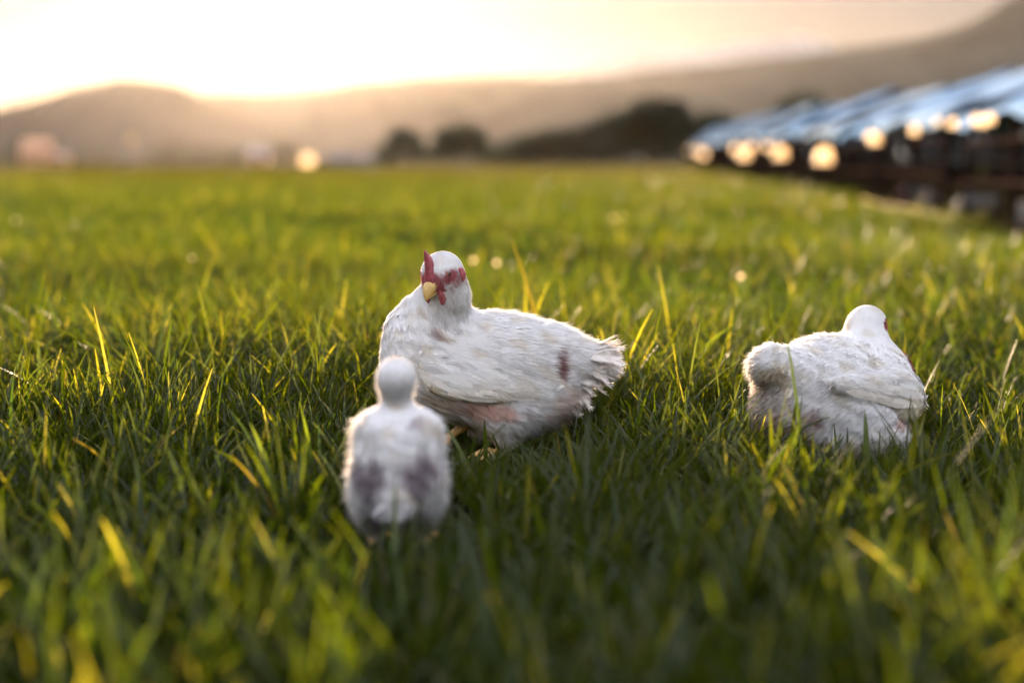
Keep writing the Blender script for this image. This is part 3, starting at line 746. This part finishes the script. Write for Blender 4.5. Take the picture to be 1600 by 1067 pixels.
TALL = [(1232, 745, 2.18, 150, .05, .010), (1355, 760, 2.1, 150, .0, .011), (1290, 740, 2.2, 90, .3, .008), (760, 760, 2.2, 110, -.02, .008),
        (1040, 640, 2.9, 170, .55, .007), (1060, 650, 2.8, 120, .7, .006), (1010, 700, 2.5, 110, .45, .007), (985, 720, 2.4, 100, .6, .006),
        (440, 790, 1.9, 190, -.25, .009), (470, 800, 1.85, 170, .3, .009), (430, 760, 2.0, 150, -.5, .008), (520, 780, 1.95, 120, -.35, .008),
        (300, 820, 1.85, 120, .2, .008), (1180, 740, 2.2, 120, -.1, .008), (1390, 900, 1.75, 170, -.15, .010), (1375, 905, 1.7, 150, .1, .010),
        (1100, 720, 2.4, 110, .35, .007), (350, 640, 2.9, 120, .3, .006), (170, 700, 2.5, 110, -.2, .006), (500, 1040, 1.42, 150, .0, .010), (60, 860, 1.75, 130, .3, .009)]
grass()
def disc_puffs():  # puffs on stalks, made up to give the golden light discs
    spots = [(768, 336), (972, 338), (960, 341), (300, 404), (24, 344), (740, 407), (776, 411), (1158, 432)]
    WHERE = ['upper middle, above the main hen back', 'right one of the close pair in mid field', 'left one of the close pair in mid field', 'left of the main hen head', 'at the far left edge',
             'just right of the main hen head', 'second right of the main hen head', 'halfway between the two hens']
    for i, (px, py) in enumerate(spots):
        Y = .385 * FOC / (py - HOR); p = at(px, py, Y); g = float(ground_z(p[0], Y)); sc = .75 + Y * .012
        r = empty('seed_head', (p[0], Y, g)); h = p[2] - g
        MB().tube([(0, 0, 0), (.004, 0, h * .5), (0, 0, h)], .0012, 6).build('stalk', M['grass_stalk'], r, smooth=True)
        MB().lathe([(.0005, -.011 * sc), (.008 * sc, -.008 * sc), (.012 * sc, 0), (.008 * sc, .008 * sc), (.0005, .011 * sc)], (0, 0, h), 12).build('puff', M['plastic'], r, smooth=True)
        tag(r, 'small golden glowing seed head, ' + WHERE[i], 'seed head', 'glowing seed heads dotted over the field')
M['grass_stalk'] = solid('green_stalk', (.05, .07, .015), .6)
disc_puffs()

# ------------------------------------------------------------------ poultry shelters
def copy_tree(o, parent=None):
    c = o.copy(); COL.objects.link(c); c.parent = parent
    for ch in [k for k in o.children]: copy_tree(ch, c)
    return c
def shelter():
    """local x = across (field side at 0), y = along the row, z up"""
    L = 3.6; Wd = 3.0; eave = .99; ridge = 1.56
    r = empty('poultry_shelter', (0, 0, 0)); rng = np.random.default_rng(3)
    nu, nv = 41, 61; u = np.linspace(-.03, 1.03, nu); v = np.linspace(-.02, 1.01, nv); U, Vv = np.meshgrid(u, v, indexing='ij')
    tt = np.abs(U - .5) * 2; Z = ridge - (ridge - eave) * tt
    Z -= .05 * np.sin(pi * np.clip(tt, 0, 1)) * (.4 + .6 * np.abs(np.sin(pi * Vv * 3)))
    Z += .012 * np.sin(26 * U + 3 * Vv) + .01 * np.sin(17 * U - 9 * Vv) - .05 * np.clip((tt - 1) / .06, 0, 1) * (1 + .6 * np.sin(9 * Vv) + .3 * np.sin(23 * Vv + 1)) * (U < .5)
    Z -= .05 * np.clip(tt - 1.02, 0, 1) * 8
    P = np.stack([U * Wd, Vv * L, Z], -1).reshape(-1, 3)
    i = np.arange(nu - 1)[:, None] * nv + np.arange(nv - 1)[None]
    F = np.stack([i, i + nv, i + nv + 1, i + 1], -1).reshape(-1, 4)
    o = mesh_obj('roof_tarp', P, F, M['tarp'], r); md = o.modifiers.new('t', 'SOLIDIFY'); md.thickness = .008
    for yy in (.05, L / 2, L - .05):
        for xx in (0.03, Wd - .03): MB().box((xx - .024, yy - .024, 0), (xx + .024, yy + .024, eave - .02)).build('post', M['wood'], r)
        m = MB(); m.tube([(.03, yy, eave - .03), (Wd / 2, yy, ridge - .06), (Wd - .03, yy, eave - .03)], .022, 6); m.build('rafter', M['wood'], r)
    for zz in (.08, .42, .74):
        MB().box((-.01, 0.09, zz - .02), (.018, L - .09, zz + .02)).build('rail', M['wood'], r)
    for a, b in ((.1, .62), (L - .1, L - .62)):
        MB().tube([(.05, a, .40), (.05, b, .74)], .016, 6).build('brace', M['wood'], r)
    m = MB(); y = .12                                           # wire netting along the open side
    while y < L - .1: m.box((.034, y, .05), (.040, y + .006, .72)); y += .065
    z = .14
    while z < .72: m.box((.041, .1, z), (.046, L - .1, z + .006)); z += .085
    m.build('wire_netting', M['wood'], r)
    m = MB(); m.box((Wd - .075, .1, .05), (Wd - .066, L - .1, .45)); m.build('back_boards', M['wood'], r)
    nu = 31; yv = np.linspace(.06, L - .06, nu); V = []
    for q in yv:
        for zt in (.50, .70, .93): V.append((Wd - .10 + .02 * math.sin(q * 9 + zt * 4), q, zt + .02 * math.sin(q * 7)))
    F = [(a * 3 + b, a * 3 + b + 1, a * 3 + b + 4, a * 3 + b + 3) for a in range(nu - 1) for b in range(2)]
    o = mesh_obj('back_curtain', V, F, M['tarp_pale'], r); o.modifiers.new('t', 'SOLIDIFY').thickness = .006
    return r
def bell(name='drinker'):  # hanging bell invented so backlight makes the round eave highlights
    r = empty('poultry_drinker', (0, 0, 0))
    m = MB(); m.lathe([(.001, .20), (.03, .198), (.06, .18), (.082, .13), (.088, .05), (.10, .03), (.10, .02)], n=18)
    m.build('bell', M['plastic'], r, smooth=True)
    MB().tube([(0, 0, .19), (0, 0, .36)], .004, 6).build('cord', M['wood'], r); return r
def row():
    d = nrm([.1035, 1, 0]); ang = -math.atan(.1035); rng = random.Random(4)
    proto = shelter(); pb = bell()
    TARPS = [cloth('tarp_shade', c, .4, 2.4) for c in ((.12, .20, .33), (.17, .25, .36), (.10, .18, .31), (.20, .27, .36))]
    N = 26; Y0 = 8.4; first = True; firstb = True
    for i in range(N):
        o = proto if i == 0 else copy_tree(proto)
        y = Y0 + i * 4.12
        o.location = (ROWX(y) + rng.uniform(-.06, .06), y, ground_z(ROWX(y), y)); o.rotation_euler = (rng.uniform(-.01, .01), rng.uniform(-.02, .02), ang + rng.uniform(-.02, .02))
        s = float(np.interp(y, [10, 20, 33, 52, 69, 110], [1, 1.02, 1.2, 1.42, 1.6, 2.0])) + rng.uniform(-.05, .05); o.scale = (1, 1, s)
        roof = next(c for c in o.children if c.name.startswith('roof_tarp')); roof.material_slots[0].link = 'OBJECT'; roof.material_slots[0].material = TARPS[i % 4]
        lab = 'blue-roofed poultry shelter nearest the camera, cut by the right edge' if i == 0 else 'blue-roofed open poultry shelter, %s in the row from the right edge' % ORD[i]
        tag(o, lab, 'poultry shelter', 'poultry shelters in a row beside the field')
    for di, (px, sc) in enumerate(EAVE_GLINTS):
        b = pb if firstb else copy_tree(pb); firstb = False
        y = 2.44 / ((px - 800) / FOC - .1035); ev = .93 * float(np.interp(y, [10, 20, 33, 52, 69, 110], [1, 1.02, 1.2, 1.42, 1.6, 2.0]))
        b.location = (ROWX(y) - .20, y, ev - .36 * sc - .03); b.scale = (sc, sc, sc)
        tag(b, 'glowing milky drinker under the shelter eaves, %s from the left of the row' % ORD[di], 'drinker', 'plastic drinkers hanging along the shelters')
    m = MB(); m.tube([(ROWX(q) - .16, q, .075 + .01 * math.sin(q * 2)) for q in (16.5, 15, 13.6, 12.4, 11.3, 10.4)], .004, 10)
    for q in (15.6, 13, 10.8): m.tube([(ROWX(q) - .16, q, -.02), (ROWX(q) - .16, q, .07)], .006, 6)
    tag(m.build('water_pipe', M['steel'], smooth=True), 'thin shiny water pipe on the ground along the nearest shelters', 'pipe')
EAVE_GLINTS = [(1076, 1.2), (1090, 1.6), (1101, 2.1), (1153, 1.0), (1168, 1.6), (1178, .9), (1205, .8), (1228, 1.25), (1299, 1.25), (1374, .45), (1382, .6), (1446, .42), (1484, .25), (1509, .36), (1546, .34), (1556, .4), (1569, .36)]
row()

def flock():
    src = next(o for o in bpy.data.objects if o.get('category') == 'chicken' and 'crouching' in o['label'])
    for x, y, rz in ((3.95, 12.4, .4), (4.35, 13.3, 2.0), (4.0, 11.0, 4.4), (4.3, 14.6, 1.0), (4.6, 16.6, 3.1)):
        c = copy_tree(src); c.location = (x, y, 0); c.rotation_euler = (0, 0, rz)
        tag(c, 'blurred pale hen in a shelter, %s' % {12.4: 'in the middle of the near shelter', 13.3: 'deep beside the gap after the near shelter', 11.0: 'closest to the right edge', 14.6: 'in the next shelter back', 16.6: 'in the farthest lit shelter'}[y], 'chicken', 'hens inside the shelters')
flock()

# ------------------------------------------------------------------ trees
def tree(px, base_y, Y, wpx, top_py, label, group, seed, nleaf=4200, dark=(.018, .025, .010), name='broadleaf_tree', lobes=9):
    rng = np.random.default_rng(seed); k = Y / FOC; x = (px - 800) * k; Hh = (CAMH + (HOR - top_py) * k) * 1.08; Wd = wpx * k * .62
    r = empty(name, (x, Y, 0)); m = MB(); tr = Hh * .035
    m.tube([(0, 0, -.1), (tr * .5, 0, Hh * .2), (0, 0, Hh * .45), (tr, 0, Hh * .75)], [tr * 1.5, tr, tr * .75, tr * .25], 8)
    for q in range(6):
        a = q * 1.1 + rng.random(); m.tube([(0, 0, Hh * (.22 + .06 * q)), (math.cos(a) * Wd * .4, math.sin(a) * Wd * .4, Hh * (.45 + .05 * q)), (math.cos(a) * Wd * .7, math.sin(a) * Wd * .7, Hh * (.55 + .05 * q))], [tr * .5, tr * .3, tr * .1], 6)
    m.build('trunk', M['bark'], r, smooth=True)
    acc = Acc(); cs = []
    for q in range(lobes):
        a = rng.uniform(0, 2 * pi); rr = Wd * rng.uniform(.1, .62); zz = rng.uniform(.30, .80); sh = 1 - .6 * max(0, zz - .5)
        cs.append((math.cos(a) * rr * sh, math.sin(a) * rr * sh, Hh * zz, Wd * rng.uniform(.28, .45), Hh * rng.uniform(.13, .20)))
    cs.append((0, 0, Hh * .82, Wd * .4, Hh * .17)); cs.append((Wd * .6, 0, Hh * .3, Wd * .4, Hh * .2)); cs.append((-Wd * .6, 0, Hh * .3, Wd * .4, Hh * .2))
    cs = np.array(cs); n = nleaf; ci = rng.integers(0, len(cs), n); v = nrm(rng.normal(0, 1, (n, 3))) * rng.uniform(.55, 1.05, (n, 1)) ** .6
    P = cs[ci, :3] + v * np.stack([cs[ci, 3], cs[ci, 3], cs[ci, 4]], 1); P[:, 2] = np.maximum(P[:, 2], Hh * .06)
    d = nrm(rng.normal(0, 1, (n, 3))); sd = nrm(np.cross(d, rng.normal(0, 1, (n, 3)))); ls = max(Wd * .10, .15)
    V, F, kk = ribbons(P - d * ls * .5, d, sd, ls * rng.uniform(.6, 1.5, n), ls * .6, [.3, 1, .8, .1])
    tone = (rng.uniform(.6, 1.5, len(cs))[ci] * rng.uniform(.7, 1.3, n))[:, None]
    acc.add(V, F, np.repeat(np.array(dark) * tone, kk, 0)); acc.build('crown', M['leaf'], r)
    tag(r, label, 'tree', group)
G1 = 'dark trees beyond the field'
tree(632, 255, 230, 78, 206, 'small round dark tree, leftmost of the dark trees beyond the field', G1, 1)
tree(724, 255, 225, 92, 199, 'round dark tree second from the left beyond the field', G1, 2)
tree(792, 255, 240, 60, 226, 'low dark bush in the gap after the second round tree', G1, 3, 1500)
tree(826, 255, 245, 90, 214, 'low dark tree left of the broad mid-height one', G1, 14)
tree(900, 255, 245, 100, 202, 'dark tree right of the broad mid-height one', G1, 15)
tree(1150, 255, 240, 80, 190, 'dark tree half hidden behind the far end of the shelters', G1, 16)
tree(862, 255, 235, 100, 206, 'broad mid-height dark tree at the middle of the tree line', G1, 4)
tree(930, 255, 240, 80, 196, 'dark tree leaning against the left side of the tallest tree', G1, 5)
tree(1020, 255, 230, 170, 163, 'tallest and widest dark tree with a domed crown', G1, 6, 5200, lobes=16)
tree(1110, 255, 225, 90, 178, 'dark tree at the right of the tallest tree, by the end of the shelters', G1, 7)
tree(980, 255, 250, 110, 190, 'dark tree behind the left half of the tallest tree', G1, 12)
tree(1068, 255, 250, 110, 186, 'dark tree behind the right half of the tallest tree', G1, 13)
tree(1255, 255, 160, 120, 153, 'dark tree top rising above the distant shelter roofs', G1, 8, 3200)
G2 = 'hazy trees at the far left edge of the field'
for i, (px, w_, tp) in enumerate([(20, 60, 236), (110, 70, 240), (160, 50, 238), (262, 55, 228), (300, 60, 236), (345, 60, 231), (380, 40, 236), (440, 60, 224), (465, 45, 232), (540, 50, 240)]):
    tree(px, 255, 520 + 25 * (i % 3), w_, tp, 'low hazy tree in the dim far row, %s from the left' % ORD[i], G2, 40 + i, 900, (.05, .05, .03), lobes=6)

# ------------------------------------------------------------------ far buildings
def house(px, Y, wpx, eave_py, ridge_py, label, deep=8, name='farmhouse', wall='wall', roof='roof'):
    k = Y / FOC; x = (px - 800) * k; W2 = wpx * k / 2; e = CAMH + (HOR - eave_py) * k; rg = CAMH + (HOR - ridge_py) * k
    r = empty(name, (x, Y, 0)); m = MB(); m.box((-W2, 0, 0), (W2, deep, e)); m.build('wall', M[wall], r)
    m = MB(); o = .4
    m.add([(-W2 - o, -o, e + .003), (W2 + o, -o, e + .003), (W2 + o, deep + o, e + .003), (-W2 - o, deep + o, e + .003), (-W2 - o, deep / 2, rg), (W2 + o, deep / 2, rg)],
          [(0, 1, 5, 4), (2, 3, 4, 5), (0, 4, 3), (1, 2, 5), (3, 2, 1, 0)]); m.build('roof', M[roof], r)
    for q in (-.6, .0, .6): MB().box((W2 * q - .5, -.04, e * .35), (W2 * q + .5, .02, e * .8)).build('window', M['eye'], r)
    tag(r, label, 'building')
house(58, 420, 38, 236, 219, 'pale glowing greenhouse at the far left edge of the field', name='greenhouse', wall='film', roof='film')  # a lit house; translucent walls and roof added for its warm glow
house(92, 425, 20, 244, 238, 'low pale shed beside the far left greenhouse', name='farm_shed', wall='film')
house(405, 430, 26, 242, 232, 'sunlit farm building before the hazy trees below the sun', name='farm_building', wall='film')  # translucent walls added to make a warm bright spot
house(560, 430, 90, 248, 243, 'long low pale greenhouse left of the dark trees', name='greenhouse', roof='dull_film', wall='dull_film')
def silo(px, Y, wpx, top, label, mat='wall'):
    k = Y / FOC; r = empty('grain_silo', ((px - 800) * k, Y, 0)); Rr = wpx * k / 2; H = CAMH + (HOR - top) * k
    MB().lathe([(Rr, 0), (Rr, H * .8)], n=20).build('drum', M[mat], r, smooth=True)
    MB().lathe([(Rr * 1.03, H * .8), (Rr * .9, H * .86), (Rr * .5, H * .96), (.01, H)], n=20).build('cap', M['steel'], r, smooth=True); tag(r, label, 'silo')
def tank():  # translucent drum made up for the bright disc under the sun glow
    k = 430 / FOC; r = empty('water_tank', ((483 - 800) * k, 430, 0))
    MB().lathe([(1.9, 0), (1.95, 1.6), (1.8, 2.3), (1.1, 2.9), (.4, 3.0)], n=24).build('drum', M['plastic'], r, smooth=True)
    MB().lathe([(.45, 2.98), (.45, 3.15), (.01, 3.2)], n=16).build('lid', M['wood'], r); tag(r, 'bright round plastic water tank at the field edge below the sun glow', 'water tank')
tank()
silo(212, 430, 14, 214, 'pale grain silo standing below the left hill')

# ------------------------------------------------------------------ hills
def ridge(name, pts, Y, depth, seed, mat='hill', rough=4):
    rng = np.random.default_rng(seed); pts = np.array(pts, float)
    px = np.linspace(pts[0, 0], pts[-1, 0], 260); py = np.interp(px, pts[:, 0], pts[:, 1])
    ker = np.hanning(9); ker /= ker.sum(); py = np.convolve(np.pad(py, 4, 'edge'), ker, 'valid')
    k = Y / FOC; X = (px - 800) * k; H = (HOR - py) * k + CAMH
    ph = rng.uniform(0, 9, 6)
    nv = 40; v = np.linspace(-1, 1, nv); prof = np.cos(v * pi / 2) ** 1.3
    Z = H[:, None] * prof[None]
    for q in range(4):
        fr = 2 ** q * 14 / (X[-1] - X[0]); Z += prof[None] * (1 - prof[None]) * 4 * H.max() * .035 / (q + 1) * np.sin(X[:, None] * fr * 2 * pi + v[None] * (3 + 2 * q) + ph[q])
    Z += prof[None] * rng.normal(0, 1, Z.shape) * rough * .25
    Z -= 3 * (prof[None] < .05)
    Yg = Y + v * depth; s = Yg / Y * 0 + 1
    V = np.stack([X[:, None] * s[None], np.broadcast_to(Yg, Z.shape), Z], -1).reshape(-1, 3)
    i = np.arange(259)[:, None] * nv + np.arange(nv - 1)[None]; F = np.stack([i, i + nv, i + nv + 1, i + 1], -1).reshape(-1, 4)
    tag(mesh_obj(name, V, F, M[mat]), kind='structure')
ridge('hill', [(-260, 190), (-120, 178), (-40, 172), (0, 172), (20, 182), (60, 175), (110, 158), (160, 143), (205, 131), (225, 129), (275, 134), (310, 148), (350, 172), (420, 205), (520, 240), (600, 256)], 1900, 500, 1)
ridge('mountain', [(-400, 190), (-100, 185), (100, 175), (250, 160), (340, 152), (430, 150), (520, 144), (600, 134), (650, 128), (720, 125), (850, 127), (950, 124), (1050, 112), (1200, 97), (1300, 84), (1420, 68),
                   (1480, 52), (1530, 28), (1570, 0), (1620, -25), (1720, -45), (1900, -50), (2200, -40), (2500, -20)], 3000, 900, 2)
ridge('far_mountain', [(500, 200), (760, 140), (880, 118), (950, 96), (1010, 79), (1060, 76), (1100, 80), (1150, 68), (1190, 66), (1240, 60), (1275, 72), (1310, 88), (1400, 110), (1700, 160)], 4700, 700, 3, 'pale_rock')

# ------------------------------------------------------------------ haze
def haze():
    m, n, l = new_mat('haze_air'); o = n.new('ShaderNodeOutputMaterial'); v = n.new('ShaderNodeVolumePrincipled')
    v.inputs['Color'].default_value = (.95, .86, .78, 1); v.inputs['Density'].default_value = HAZE; v.inputs['Anisotropy'].default_value = .75
    l.new(v.outputs[0], o.inputs['Volume'])
    b = MB(); b.box((-9000, -30, -9), (9000, 5700, 440)); x = b.build('haze', m); tag(x, kind='stuff')
haze()
